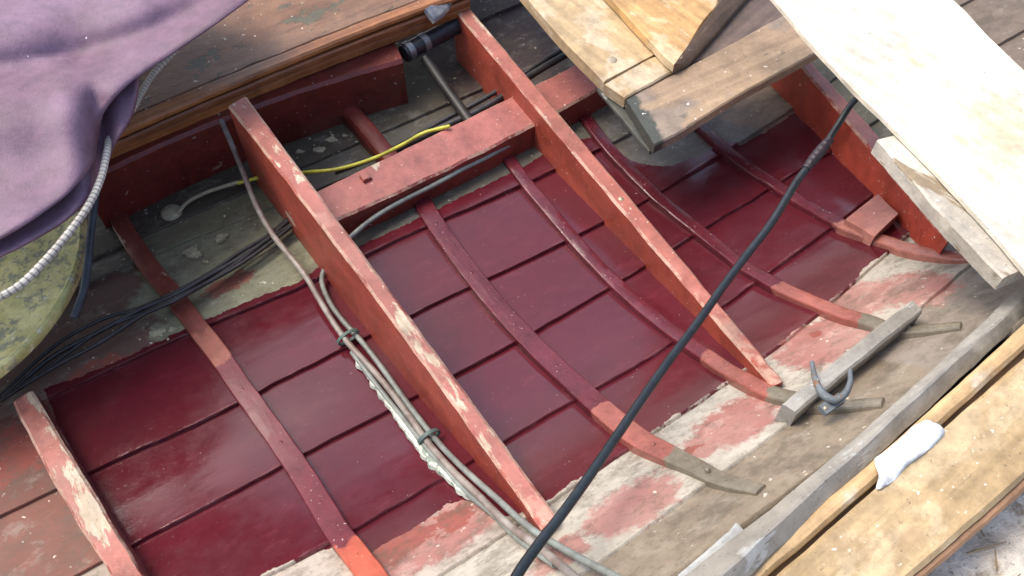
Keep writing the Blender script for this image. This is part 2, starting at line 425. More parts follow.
def plank(k):
    nv = 20; m = MB(); A = {'maroon': [], 'salmon': [], 'redpaint': [], 'lap': []}; cc = []
    nu = int((U1-U0)/DU); rows = []
    for i in range(nu+1):
        u = U0+DU*i; a = vsm(k-1, u)-.018; b = vsm(k, u); row = []
        lb = curve(LB, u) + .006*noise.noise(Vector((u*14, 3, 0))); ub = curve(UB, u)
        for j in range(nv+1):
            t = j/nv; v = a+(b-a)*t; lf = -.001+.0075*t
            if j == nv: v += .0015*noise.noise(Vector((u*30, k*5, 0)))
            row.append(uv2p(u, v, lf + .0012*noise.noise(Vector((u*5, v*9, k*3)))))
            md = min(lb-v, v-ub, (u-FLU)*.9+.012)
            if 0: md = 0   # the lowest coat stops at the lap of the last plank
            if k >= 7 or u > FCU: md = -.02
            A['maroon'].append(md); A['salmon'].append(blob(BL, u, v)); A['redpaint'].append(blob(RB, u, v))
            A['lap'].append(max(0, 1-abs((v-(b if t > .5 else a+.018))/.006))); cc.append(under(u, v, k, t))
        rows.append(row)
    # upper surface, rolled top edge, underside
    for i, r in enumerate(rows):
        e = r[-1]; m.v += r; m.t += [i/nu]*len(r)
    n0 = len(m.v); w_ = nv+1
    for i in range(nu):
        for j in range(nv): a = i*w_+j; m.f.append((a, a+1, a+w_+1, a+w_))
    o = len(m.v)
    for i, r in enumerate(rows):
        e = r[-1]; u, v = uv(e); N = nrm(v); T = Vector((SA, -CA, .08+1.8*max(0, v-.05))).normalized()
        for q in (e+T*.0010-N*.0014, e+T*.0008-N*.0075, e-T*.02-N*.0085):
            m.v.append(q); m.t.append(i/nu)
        src = i*w_+nv
        for key in A: A[key] += [A[key][src]]*3
        cc += [cc[src]]*3
    for i in range(nu):
        a = i*w_+nv; b = a+w_; c = o+i*3; d = c+3
        m.f += [(a, c, d, b), (c, c+1, d+1, d), (c+1, c+2, d+2, d+1)]
    ob = m.build('hull_plank', M_HULL, boat, 50); me = ob.data
    for key in A:
        at = me.attributes.new(key, 'FLOAT', 'POINT'); at.data.foreach_set('value', A[key])
    at = me.attributes.new('under', 'FLOAT_COLOR', 'POINT'); at.data.foreach_set('color', [x for c in cc for x in (*c, 1)])
    return ob
for k in range(-3, 8):
    ob = plank(k)
    if k == 7: ob['label'] = 'bare grey-brown topmost plank'
    if k == 6: ob['label'] = 'salmon and whitish plank above the maroon ones'
    if k == 0: ob['label'] = 'unpainted greenish plank by the keel'

# ------------------------------------------------------------------ bent ribs
spk = ((.45, .32, .30, 1), 210, .715)
def mar_rib(name, stops=None, seed=0):
    return paint(name, (.105, .015, .022, 1), (.08, .010, .016, 1), FR, ((( .22, .08, .085, 1), 40, .68, (.15, 1, 1)),), spk, (.12, .3), 12, .7, .0026, .25, seed=seed, stops=stops)
OR = (.38, .08, .045, 1); GY = (.17, .148, .11, 1); SR = (.27, .085, .065, 1)
m1 = paint('rib_paint_dull', (.17, .04, .028, 1), (.13, .03, .022, 1), FR, (((.3, .2, .14, 1), 30, .66, (.3, 1, 1)),), spk, (.3, .5), 12, .5, .002, .25, seed=3, stops=[(.33, (.26, .08, .055, 1)), (.405, (.12, .016, .024, 1)), (.845, OR)])
def dome(c, N, r, h, k=14):
    t, m = N.orthogonal().normalized(), MB(); b = N.cross(t)
    secs = [[c+(t*math.cos(a)+b*math.sin(a))*r*math.cos(e)+N*h*math.sin(e) for a in [2*math.pi*j/k for j in range(k)]] for e in (0, .5, 1, 1.4)]
    return m.loft([[p-N*.004 for p in secs[0]]]+secs)
def rivets(m, o, k=7):
    for i in range(k):
        j = int((i+.6)/(k+.4)*(len(m.P)-1))
        d = dome(m.P[j]+m.N[j]*(m.th*.97), m.N[j], .0034, .0015, 10); d.t = [j/(len(m.P)-1)]*len(d.v); d.build('rivet', o.data.materials[0], o)
R1 = [(108, 196), (122, 224), (143, 259), (167, 289), (180, 305), (197, 328), (220, 357), (243, 391), (270, 428), (294, 463), (318, 500), (339, 535), (360, 562), (395, 610)]
rb_ = rib(R1, .031, .013, rnd=.12, lift=.004); r = rb_.build('rib', m1, boat, 24); rivets(rb_, r); r['label'] = 'rib dull red above, maroon in the middle, orange red at its foot'
R2 = [(420, 200), (430, 218), (451, 249), (470, 275), (493, 304), (519, 333), (545, 360), (575, 388), (602, 413), (633, 439), (655, 452), (692, 469), (725, 484), (762, 492)]
rb_ = rib(R2, .031, .013, rnd=.12, lift=.004, taper=lambda t: 1 if t < .7 else 1-.45*(t-.7)/.3); r = rb_.build('rib', mar_rib('rib_paint_maroon_a', [(.605, SR), (.79, GY)], 11), boat, 24); rivets(rb_, r)
R3 = [(505, 155), (525, 184), (550, 214), (578, 247), (607, 278), (635, 304), (665, 329), (696, 352), (725, 372), (760, 392), (790, 402), (830, 409), (884, 405)]
rb_ = rib(R3, .0235, .011, rnd=.28, lift=.004, taper=lambda t: 1 if t < .8 else 1-.3*(t-.8)/.2); r = rb_.build('rib', mar_rib('rib_paint_maroon_b', [(.60, SR), (.76, GY)], 17), boat, 24); rivets(rb_, r)
R4 = [(585, 120), (608, 150), (644, 188), (670, 211), (696, 232), (720, 251), (743, 269), (775, 288), (811, 305), (845, 319), (873, 327), (899, 334), (962, 328)]
rb_ = rib(R4, .0235, .011, rnd=.28, lift=.004, taper=lambda t: 1 if t < .8 else 1-.3*(t-.8)/.2); r = rb_.build('rib', mar_rib('rib_paint_maroon_c', [(.575, SR), (.77, GY)], 23), boat, 24); rivets(rb_, r)
R5 = [(690, 120), (722, 150), (745, 168), (769, 184), (790, 198), (811, 211), (832, 223), (852, 233), (894, 248), (925, 257), (966, 261), (1020, 256)]
rb_ = rib(R5, .0235, .011, rnd=.28, lift=.004, taper=lambda t: 1 if t < .8 else 1-.3*(t-.8)/.2); r = rb_.build('rib', mar_rib('rib_paint_maroon_d', [(.50, (.32, .12, .09, 1)), (.86, GY)], 29), boat, 24); rivets(rb_, r)
R6 = [(345, 112), (365, 133), (385, 158), (405, 180)]
rb_ = rib(R6, .035, .03, n=20); r = rb_.build('rib', paint('rib_paint_dark', REDK, (.12, .02, .015, 1), FR, (), spk, seed=5), boat, 24); rivets(rb_, r)

# ------------------------------------------------------------------ deep floor timbers (frames)
def frame_mat(name, seed, wear=.6, top=SALMON, side=RED, st=(.25, 1, 1)):
    t = NT(name)
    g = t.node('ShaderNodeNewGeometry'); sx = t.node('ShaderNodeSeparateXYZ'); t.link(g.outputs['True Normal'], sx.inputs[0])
    up = t.step(sx.outputs['Z'], .55, .75)            # upward faces take the paler top colour
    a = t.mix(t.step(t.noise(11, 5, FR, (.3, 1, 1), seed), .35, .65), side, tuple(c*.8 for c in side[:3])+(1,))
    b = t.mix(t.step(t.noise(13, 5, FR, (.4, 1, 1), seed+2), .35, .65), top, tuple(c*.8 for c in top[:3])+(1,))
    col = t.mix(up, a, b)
    n = t.noise(16, 7, FR, st, seed+5, .65)
    edge = t.step(t.math('ADD', n, t.math('MULTIPLY', up, .10)), wear, wear+.03)
    grn = t.noise(170, 3, FR, (.06, 1, 1), seed+8)
    cr = t.mix(t.step(grn, .4, .6), CREAM, (.40, .31, .21, 1))
    col = t.mix(edge, col, cr)
    z_ = sx.outputs['Z']; arris = t.math('MULTIPLY', t.step(z_, .2, .5), t.math('SUBTRACT', 1, t.step(z_, .85, .97)))
    aw = t.math('MULTIPLY', arris, t.step(t.noise(45, 6, FR, (.35, 1, 1), seed+70, .7), .42, .52))
    col = t.mix(t.math('MULTIPLY', aw, .75), col, (.45, .30, .22, 1))
    d = t.step(t.noise(33, 5, FR, (.4, 1, 1), seed+11, .7), .60, .70)
    col = t.mix(t.math('MULTIPLY', d, .55), col, (.16, .06, .045, 1))
    f = t.step(t.noise(170, 2, 0, (1, 1, 1), seed+15), .71, .74); col = t.mix(f, col, (.6, .5, .42, 1))
    h = t.math('ADD', t.math('MULTIPLY', t.noise(50, 4, FR, (.3, 1, 1), seed+9), .6), t.math('MULTIPLY', grn, .3))
    h = t.math('SUBTRACT', h, t.math('MULTIPLY', edge, .4))
    return t.finish(col, t.fmix(n, .35, .6), h, .002, .4)
FA = timber([(228, 103), (262, 150), (294, 197), (339, 249), (389, 312), (436, 380), (472, 434), (510, 485), (541, 529)],
            [(246, 97), (282, 145), (318, 190), (369, 259), (414, 322), (456, 384), (496, 431), (530, 478), (558, 517)],
            [(205, 108), (250, 175), (289, 228), (322, 275), (366, 328), (405, 377), (445, 428), (486, 478), (525, 516), (546, 534)])
fa = FA.build('floor_timber', frame_mat('frame_paint_worn', 3, .63), boat); fa['label'] = 'long red frame with cream worn patches on top'
FB = timber([(453, 7), (475, 34), (512, 82), (549, 122), (609, 197), (660, 255), (709, 312), (745, 353), (772, 388)],
            [(466, 3), (490, 32), (532, 80), (572, 126), (627, 195), (678, 254), (725, 309), (762, 352), (784, 382)],
            [(446, 24), (472, 68), (502, 101), (530, 135), (577, 192), (629, 265), (662, 302), (695, 337), (735, 372), (776, 392)], hs=[.13, .128, .125, .12, .108, .075, .02])
fb = FB.build('floor_timber', frame_mat('frame_paint_salmon', 41, .69, (.36, .12, .088, 1), (.34, .062, .036, 1)), boat); fb['label'] = 'bright red frame with few chips, tapering under the white plank side'
FC = timber([(765, 22), (801, 67), (830, 98), (869, 148), (905, 192), (948, 240)],
            [(776, 20), (811, 63), (842, 92), (883, 139), (920, 180), (960, 226)],
            [(752, 58), (775, 83), (804, 117), (838, 151), (875, 194), (911, 221), (946, 240)], hs=[.105, .105, .105, .10, .05])
fc = FC.build('floor_timber', frame_mat('frame_paint_clean', 63, .70, (.34, .13, .10, 1), (.38, .055, .03, 1)), boat); fc['label'] = 'clean red frame below the white plank'
FL = timber([(12, 399), (33, 451), (60, 494), (90, 540), (130, 602)], [(32, 389), (56, 431), (81, 471), (112, 522), (160, 600)],
            [(6, 402), (24, 448), (52, 497), (80, 540), (118, 604)], hs=[.05, .05, .05])
fl = FL.build('floor_timber', frame_mat('frame_paint_faded', 77, .62, (.36, .125, .095, 1), (.16, .035, .03, 1)), boat); fl['label'] = 'faded salmon frame in the bottom left corner'
open('/tmp/H.txt','w').write(str(([round(x, 3) for x in FA.H[::8]], [round(x, 3) for x in FB.H[::8]], [round(x, 3) for x in FC.H[::8]], [round(x, 3) for x in FL.H[::8]])))

M_BRASS = plain('old_brass', (.45, .38, .26, 1), .45, .6)
M_SCREW = plain('painted_screw', (.5, .3, .24, 1), .5)
dome(onz((752, 354), FB.secs[57][1].z), Vector((0, 0, 1)), .006, .003).build('screw_head', M_BRASS, fb)
dome(onz((621, 199), FB.secs[35][1].z), Vector((0, 0, 1)), .005, .002).build('screw_head', M_BRASS, fb)
dome(onz((484, 29), FB.secs[7][1].z), Vector((0, 0, 1)), .005, .002).build('screw_head', M_SCREW, fb)

# ------------------------------------------------------------------ side stringer (red beam) and engine bearer
M_BEAM = frame_mat('beam_paint', 90, .74, (.31, .10, .082, 1), (.22, .035, .025, 1))
bm_front = [(326, 223), (336, 219), (380, 201), (416, 186), (443, 173), (512, 134), (556, 111), (598, 89), (640, 66)]
bm_back = [(312, 196), (322, 190), (356, 163), (406, 143), (453, 127), (503, 106), (540, 80), (578, 62), (620, 40)]
bm_foot = [(300, 268), (342, 240), (373, 220), (404, 205), (450, 182), (515, 151), (570, 128), (609, 110), (650, 85)]
BM = timber(bm_front, bm_back, bm_foot, hs=[.06]*5, ch=.004)
bmo = BM.build('side_stringer', M_BEAM, boat)
zb = BM.secs[10][1].z
def bolt(q, z, s=.011, parent=bmo, name='bolt_head'):
    c = onz(q, z); m = MB(); secs = []
    for hh, k in ((-.004, 1), (.006, 1), (.008, .8)):
        secs.append([c+Vector((math.cos(a)*s*k, math.sin(a)*s*k, hh)) for a in [ANG+math.pi/4+j*math.pi/2 for j in range(4)]])
    return m.loft(secs).build(name, M_BEAM, parent)
bolt((366, 179), zb)
BR = timber([(80, 185), (118, 165), (217, 118), (262, 108), (330, 82), (403, 60)], [(70, 160), (108, 140), (205, 98), (250, 88), (318, 60), (392, 36)],
            [(80, 225), (101, 205), (217, 160), (283, 147), (340, 123), (399, 99)], hs=[.12, .12, .115, .11], ch=.006)
br = BR.build('engine_bearer', paint('bearer_paint', (.15, .022, .016, 1), (.10, .015, .011, 1), ANG, (((.28, .16, .12, 1), 14, .64, (.4, 1, 1)),), ((.5, .42, .36, 1), 120, .72), (.3, .5), 7, .5, .003, .3, dirt=((.1, .05, .035, 1), .6), seed=9), boat)
br['label'] = 'dark red box-shaped engine bearer'

# varnished timber rail on top of it and the scuffed engine cover board
M_VARN = wood('varnished_wood', (.42, .17, .055, 1), (.20, .075, .028, 1), ANG, [((.5, .3, .14, 1), 12, .62, .5)], (.25, .45), 5, .03, 60, .35, ((.6, .5, .4, 1), 150, .73))
RZ = BR.secs[20][1].z
def strip3(front, back, z, th, name, mat, parent, n=50, ch=.003, lab=None, amp=.001, zb=None):
    A = rs2(qfit(front), n); B = rs2(qfit(back), n); secs = []
    for a, b in zip(A, B):
        p, q = onz(a, z), onz(b, z if zb is None else zb)
        secs.append([jit(x, amp) for x in rect(p, q, Vector((q.x, q.y, z-th)), Vector((p.x, p.y, z-th)), ch)])
    o = MB().loft(secs).build(name, mat, parent)
    if lab: o['label'] = lab
    return o
sill_f = [(40, 176), (115, 129), (133, 122), (256, 76), (330, 49), (423, 9), (470, -12)]
sill_b = [(40, 158), (115, 118), (133, 109), (256, 64), (330, 37), (419, -1), (465, -20)]
strip3(sill_f, sill_b, RZ+.05, .014, 'varnished_rail', M_VARN, boat, ch=.004, lab='honey brown top moulding of the varnished rail')
strip3([(x, y+9) for x, y in sill_f], [(x, y-6) for x, y in sill_f], RZ+.034, .016, 'varnished_rail', wood('varnished_wood_dark', (.30, .11, .04, 1), (.16, .055, .022, 1), ANG, None, (.3, .5), 15, .03, 60, .3), boat)
strip3([(x, y+15) for x, y in sill_f], [(x, y-2) for x, y in sill_f], RZ+.017, .02, 'varnished_rail', M_VARN, boat)
M_COVER = paint('scuffed_board', (.15, .068, .034, 1), (.22, .12, .07, 1), ANG, (((.36, .31, .24, 1), 26, .64, (.5, 1, 1)), ((.09, .08, .05, 1), 22, .58, (.6, 1, 1))), ((.75, .68, .58, 1), 100, .70), (.4, .7), 9, .6, .004, .5, seed=12)
strip3([(40, 160), (115, 119), (133, 110), (256, 65), (330, 38), (419, 0), (465, -19)], [(-60, 60), (20, 20), (90, -30), (200, -70), (300, -110), (380, -150), (450, -180)], RZ+.046, .012, 'engine_cover', M_COVER, boat, amp=.002)

# ------------------------------------------------------------------ topside: inner stringer, gunwale
M_GREY = paint('weathered_grey', (.31, .295, .26, 1), (.23, .21, .175, 1), ANG, (((.33, .325, .30, 1), 26, .62, (.35, 1, 1)), ((.20, .13, .09, 1), 13, .62, (.2, 1, 1))), ((.5, .5, .48, 1), 130, .72), (.55, .8), 9, .4, .002, .5, seed=14)
su = [(600, 640), (680, 573), (740, 524), (800, 485), (853, 444), (929, 373), (1010, 293), (1070, 235)]
sl = [(640, 656), (700, 588), (742, 548), (810, 497), (867, 444), (911, 405), (963, 352), (1021, 300), (1080, 246)]
def hull_strip(up, lo, lift, name, mat, n=60, ch=.002, amp=.001, base=.004):
    A = rs2(qfit(up), n); B = rs2(qfit(lo), n); secs = []
    for a, b in zip(A, B):
        p, q = hit(a, lift), hit(b, lift)
        N = nrm(uv(p)[1]); d = N*(lift-base)*.8
        secs.append([jit(x, amp) for x in rect(p, q, q-d, p-d, ch)])
    return MB().loft(secs).build(name, mat, boat)
hull_strip(su, sl, .034, 'inner_stringer', M_GREY)['label'] = 'weathered grey stringer below the gunwale'
M_GOLD = wood('golden_strip', (.52, .36, .18, 1), (.36, .24, .12, 1), math.radians(38), [((.55, .5, .42, 1), 10, .55, .6)], (.45, .65), 21, .03, 60, .25)
GZ = .40
gu = [(640, 650), (735, 574), (802, 521), (877, 457), (941, 401), (1026, 320), (1092, 258)]
gl = [(665, 664), (759, 577), (826, 526), (896, 466), (965, 404), (1033, 340), (1103, 274)]
strip3(gl, gu, GZ, .035, 'inwale', M_GOLD, boat, ch=.004, lab='pale gold inner gunwale strip')
strip3([(x+7, y+8) for x, y in gl], [(x-4, y-4) for x, y in gl], GZ-.018, .02, 'gunwale_filler', wood('groove_wood', (.2, .12, .06, 1), (.13, .08, .045, 1), math.radians(38)), boat)
M_GUN = wood('gunwale_wood', (.50, .36, .19, 1), (.36, .25, .125, 1), math.radians(38), [((.54, .43, .27, 1), 12, .48, .5), ((.24, .16, .09, 1), 14, .60, .45), ((.10, .08, .06, 1), 30, .70, .6)], (.5, .75), 33, .35, 30, .35, ((.62, .56, .46, 1), 140, .70))
cu = [(680, 664), (772, 576), (865, 497), (962, 414), (1032, 352), (1100, 290)]
cl = [(800, 664), (915, 580), (975, 522), (1000, 498), (1030, 470), (1110, 400)]
strip3(cl, cu, GZ+.006, .04, 'gunwale', M_GUN, boat, ch=.005, n=60, amp=.0008, lab='broad sunlit gunwale mottled ochre')
strip3([(x+7, y+6) for x, y in cl], [(x-2, y-2) for x, y in cl], GZ-.002, .03, 'rubbing_strake', wood('strake_wood', (.34, .19, .10, 1), (.2, .11, .06, 1), math.radians(38)), boat)
# top strake that carries the gunwale; dark colour paints the shade of the gap
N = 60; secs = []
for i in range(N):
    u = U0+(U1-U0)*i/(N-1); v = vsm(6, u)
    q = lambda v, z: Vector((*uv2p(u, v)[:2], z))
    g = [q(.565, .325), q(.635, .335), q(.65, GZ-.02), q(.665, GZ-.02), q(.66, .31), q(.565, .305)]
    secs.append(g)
MB().loft(secs).build('sheer_strake', plain('strake_painted_shade', (.05, .042, .035, 1), .8, 0, 20, .4), boat)
# grey packing block at the bottom end of the stringer
strip3([(690, 590), (744, 548), (752, 540)], [(678, 574), (730, 530), (736, 522)], .375, .03, 'packing_block', paint('chalky_grey', (.4, .41, .39, 1), (.3, .31, .3, 1), ANG, (), None, seed=44), boat, n=8)

# cleat batten with a metal fairlead
cb = timber([(797, 413), (850, 370), (923, 311)], [(783, 403), (838, 358), (912, 299)], [(800, 422), (853, 378), (926, 318)], hs=[.034, .034, .034], n=30, ch=.003)
cbo = cb.build('batten', M_GREY, boat); cbo['label'] = 'short grey batten across the ribs'
M_STEEL = paint('grey_steel', (.13, .15, .16, 1), (.09, .105, .115, 1), 0, (((.17, .09, .05, 1), 60, .58, (1, 1, 1)),), ((.4, .4, .38, 1), 160, .68), (.5, .75), 40, .6, .002, .2, seed=4)
hk = [hit((812, 362), .075), hit((815, 378), .066), hit((822, 393), .052), hit((834, 400), .045), hit((844, 395), .052), hit((850, 383), .064), hit((850, 370), .074)]
tube(hk, .0042, 40, 10, rf=lambda t: 1.2-.6*abs(2*t-1)).build('fairlead', M_STEEL, cbo)
bp_ = hit((832, 404), .036); q_ = [Vector((x*CA-y*SA, x*SA+y*CA, 0)) for x, y in ((-.015, -.006), (.015, -.006), (.015, .006), (-.015, .006))]
MB().loft([[bp_+q+Vector((0, 0, z)) for q in q_] for z in (-.006, .001, .002)]).build('fairlead_base', M_STEEL, cbo)
for x in (-.011, .011): dome(bp_+Vector((x*CA, x*SA, .002)), Vector((0, 0, 1)), .0025, .0015).build('screw_head', M_BRASS, cbo)

# red chock on the rib
ck = timber([(846, 221), (875, 238)], [(878, 194), (900, 213)], [(846, 228), (875, 246)], hs=[.03, .03], n=8, ch=.003)
secs = []
for a, b in (((846, 219), (879, 193)), ((861, 227), (889, 203)), ((875, 236), (899, 213))):
    p = hit(a, .03); q = hit(b, .03); d = Vector((0, 0, -.035)); secs.append([jit(x, .0008) for x in rect(p, q, q+d, p+d, .003)])
MB().loft(secs).build('chock', paint('chock_paint', (.4, .17, .13, 1), (.33, .12, .09, 1), ANG, (), ((.6, .5, .45, 1), 120, .72), seed=2), boat)

# ------------------------------------------------------------------ loose boards
BZ = .235
t1 = math.radians(-52)
M_TAN = wood('tan_board', (.50, .37, .20, 1), (.40, .28, .15, 1), t1, [((.55, .47, .34, 1), 9, .5, .6), ((.3, .19, .09, 1), 18, .62, .4)], (.5, .7), 51, .04, 50, .2, ((.25, .2, .15, 1), 120, .74))
def loose(name, A, B, plane, th, mat, label, cat, group=None, n=30, ch=.0025, amp=.0009):
    o = board(A, B, plane, th, n, ch, amp).build(name, mat); tag(o, label, cat, group); return o
b1 = loose('floor_board', [(300, -280), (529, 0), (604, 81)], [(420, -260), (611, 0), (658, 52)], (BZ,), .028, M_TAN, 'wide tan floorboard with rounded orange edge, its end butting against the cross board', 'floorboard')  # far end stretched out of view so that it shades the bilge
dome(onz((612, 60), BZ), Vector((0, 0, 1)), .009, .002).build('screw_head', plain('dull_screw', (.36, .3, .22, 1), .5, .2), b1)
M_OCH = wood('ochre_board', (.58, .36, .15, 1), (.45, .26, .10, 1), t1, [((.62, .50, .32, 1), 10, .5, .7)], (.5, .7), 61, .04, 50, .2)
b2 = loose('wooden_block', [(592, -22), (613, 0), (659, 50), (674, 64)], [(705, -18), (719, 0), (702, 24), (682, 57)], (BZ+.022,), .02, M_OCH, 'pale ochre board lying on the tan floorboard, pointed end towards the cross board', 'board')
secs = []
for a, b in (((674, 64), (688, 64)), ((694, 36), (715, 34)), ((722, -2), (748, -4)), ((740, -26), (770, -30))):
    p = onz(a, BZ+.024); q = onz(b, BZ+.008); d = Vector((0, 0, -.03)); secs.append([jit(x, .0006) for x in rect(p, q, q+Vector((0, 0, -.012)), p+d, .002)])
be = MB().loft(secs); be = be.build('bevelled_edge', wood('edge_wood', (.20, .13, .085, 1), (.13, .085, .06, 1), math.radians(52), [((.42, .38, .34, 1), 40, .6, .6)], seed=66), b2)
b3 = loose('dark_board', [(686, 66), (720, 30), (755, -12), (775, -35)], [(745, 42), (775, 28), (810, 2), (835, -20)], (BZ-.004,), .02, wood('dark_board_wood', (.15, .105, .085, 1), (.10, .07, .055, 1), math.radians(50), None, (.5, .7), 71, .05, 40, .2, ((.5, .45, .4, 1), 90, .73)), 'dark brown board lying between the ochre board and the white plank', 'board')
t2 = math.radians(31)
st2 = [((.20, .165, .14, 1), 9, .52, .7), ((.06, .06, .05, 1), 25, .64, .6)]
M_CR = wood('cross_board_wood', (.40, .29, .18, 1), (.29, .20, .13, 1), t2, st2, (.5, .75), 81, .08, 40, .3, ((.75, .72, .66, 1), 90, .715), end=((.05, .055, .045, 1), .04))
b4 = loose('cross_board', [(604, 84), (628, 70), (658, 55), (676, 62)], [(625, 98), (648, 85), (676, 70), (690, 67)], (BZ+.001,), .022, M_TAN, 'narrow pale strip of board between the tan floorboard end and the broad cross board', 'board')
b5 = loose('cross_board', [(626, 99), (654, 84), (696, 62), (781, 16), (800, 6)], [(655, 145), (686, 128), (735, 97), (819, 51), (838, 40)], (BZ+.002,), .022, M_CR, 'broad grey-brown cross board with dirty greenish end, reaching under the white plank', 'board', n=40)
b6 = loose('backing_board', [(597, 88), (626, 123), (649, 151)], [(612, 80), (644, 114), (668, 142)], (BZ-.024,), .010, wood('green_end_wood', (.10, .10, .08, 1), (.05, .055, .045, 1), t1, [((.4, .4, .35, 1), 60, .6, .7)], seed=88), 'mouldy grey-green batten under the end of the cross boards', 'batten', n=20)

# big white plank, sunlit, with grey batten
WZ = (.43,)
M_WHITE = wood('white_plank_paint', (.72, .68, .58, 1), (.68, .61, .47, 1), math.radians(-50), [((.56, .43, .25, 1), 5, .54, .6)], (.45, .6), 95, .05, 40, .15)
wp = loose('scaffold_plank', [(715, -65), (775, 0), (811, 43), (855, 90), (885, 119), (926, 160), (975, 212), (1030, 275)], [(880, -60), (955, 1), (985, 32), (1024, 70), (1060, 108), (1100, 148), (1150, 196), (1200, 250)], WZ, .009, M_WHITE, 'broad sun-bleached white plank laid across the boat at the upper right', 'plank', n=50, amp=.0007, ch=.0012)
gb_m = paint('grey_batten_paint', (.52, .49, .42, 1), (.42, .38, .31, 1), math.radians(-46), (((.25, .19, .12, 1), 14, .52, (.12, 1, 1)),), ((.65, .63, .58, 1), 90, .71), (.5, .7), 8, .4, .002, .6, seed=19)
gb = loose('grey_batten', [(877, 140), (913, 180), (958, 231), (1004, 278)], [(915, 130), (950, 166), (996, 216), (1040, 262)], (.4195,), .026, gb_m, 'weathered grey batten lying along the lower edge of the white plank', 'batten', n=30, amp=.0015)

# ------------------------------------------------------------------ ground outside
g = MB(); secs = []
def gz(u, v):
    k = min(1, max(0, (v-.668)/.03)); k = k*k*(3-2*k)  # bank shape added beside the gunwale, lifts the ground out of boat shadow
    return -.14+k*(.465+.02*noise.noise(Vector((u*9, v*9, 0)))+.012*noise.noise(Vector((u*30, v*30, 0))))
vs = [-60, -20, -6, -2, -.5, .4, .66]+[.668+.01*i for i in range(62)]+[1.4, 2, 5, 20, 60]
us = [-60, -20, -6, -2]+[-1+.012*i for i in range(130)]+[1, 3, 8, 20, 60]
for u in us: secs.append([Vector((u*CA+v*SA, u*SA-v*CA, gz(u, v))) for v in vs])
g.loft(secs, False, False)
M_GR = NT('pale_ground'); n = M_GR.noise(24, 6, 0, (1, 1, 1), 2, .7)
M_GR = M_GR.finish(M_GR.mix(M_GR.step(n, .36, .52), (.42, .31, .19, 1), (.86, .78, .66, 1)), .9, n, .02, .8)
go = g.build('ground', M_GR); tag(go, None, kind='structure')
straw = MB(); c0 = onz((1000, 560), .32)
for i in range(420):
    p = c0+Vector((random.uniform(-.2, .3), random.uniform(-.25, .25), 0)); p.z = gz(*uv(p))+random.uniform(0, .012)
    if uv(p)[1] < .71: continue
    a = random.uniform(0, 6.28); L = random.uniform(.01, .04); d = Vector((math.cos(a), math.sin(a), random.uniform(-.2, .4)))*L; s = Vector((-math.sin(a), math.cos(a), 0))*.0012
    straw.loft([[p-s, p+s, p+Vector((0, 0, .0015))], [p+d-s*.4, p+d+s*.4, p+d+Vector((0, 0, .001))]])
so = straw.build('straw_litter', plain('straw', (.45, .33, .18, 1), .8, 0, 20, .5)); tag(so, 'pale brown straw and fibres scattered on the ground outside the boat', 'straw', kind='stuff')

# ------------------------------------------------------------------ purple cloth
M_CL = NT('purple_cloth'); n = M_CL.noise(5, 5, 0, (1, 1, 1), 2); fine = M_CL.noise(420, 2, 0, (1, 1, 1), 6)
c_ = M_CL.mix(M_CL.step(n, .35, .65), (.15, .084, .12, 1), (.19, .115, .17, 1))
c_ = M_CL.mix(M_CL.step(M_CL.noise(90, 2, 0, (1, 1, 1), 9), .78, .79), c_, (.75, .7, .7, 1))
M_CL = M_CL.finish(c_, .62, M_CL.math('ADD', fine, M_CL.math('MULTIPLY', M_CL.noise(16, 7, 0, (1, 1, 1), 3, .45, .6), 2.5)), .002, .35)
def cz(px, py):
    "folds of the cloth, as height over its mean plane"
    z = .34 + .06*noise.noise(Vector((px*.004, py*.004, 1))) + .016*noise.noise(Vector((px*.013, py*.011, 5)))
    # big overhanging roll across the upper left
    yl = 62 - .0011*(max(px, -60))**2 - .08*px; d = py-yl
    z += .035*math.exp(-((d+38)/42)**2) - .010*math.exp(-((d-6)/13)**2) + .03*math.exp(-((d-50)/40)**2)
    # crease from the pocket downwards, seam line
    x0 = 84+.12*(py-70); z += -.022*math.exp(-((px-x0-8)/12)**2)*(1 if py > 80 else 0)*min(1, max(0, (py-80)/20)) + .014*math.exp(-((px-x0+22)/22)**2)*(py > 60)
    return z
def cloth(rows, name, parent, ns=46, nt=70, dz=0, mat=M_CL):
    L = rs2([r[0] for r in rows], nt); R = rs2([r[1] for r in rows], nt); m = MB(); G = []
    for a, b in zip(L, R):
        row = []
        for j in range(ns):
            s = j/(ns-1); px = a[0]+(b[0]-a[0])*s; py = a[1]+(b[1]-a[1])*s
            e = max(0, (s-.93)/.07); row.append(onz((px, py), cz(px, py)+dz-.006*e*e))
        G.append(row)
    m.loft(G, False, False); o = m.build(name, mat, parent, 80)
    md = o.modifiers.new('thickness', 'SOLIDIFY'); md.thickness = .0025; md.offset = -1
    return o
cr = empty('purple_cloth', onz((60, 120), 0)); tag(cr, 'purple tarpaulin draped in folds over the upper left of the boat', 'tarpaulin')
def child(o, par): o.parent = par; o.matrix_parent_inverse = Matrix.Translation(-par.location); return o
main = cloth([((-220, -80), (330, -60)), ((-220, -40), (247, 0)), ((-220, 0), (214, 24)), ((-220, 30), (178, 49)), ((-220, 60), (139, 76)), ((-220, 85), (120, 92)), ((-220, 110), (104, 112)), ((-220, 150), (98, 140)), ((-220, 185), (92, 165)), ((-220, 225), (60, 200)), ((-220, 300), (0, 240)), ((-220, 330), (-60, 262))], 'cloth_sheet', None)
child(main, cr)
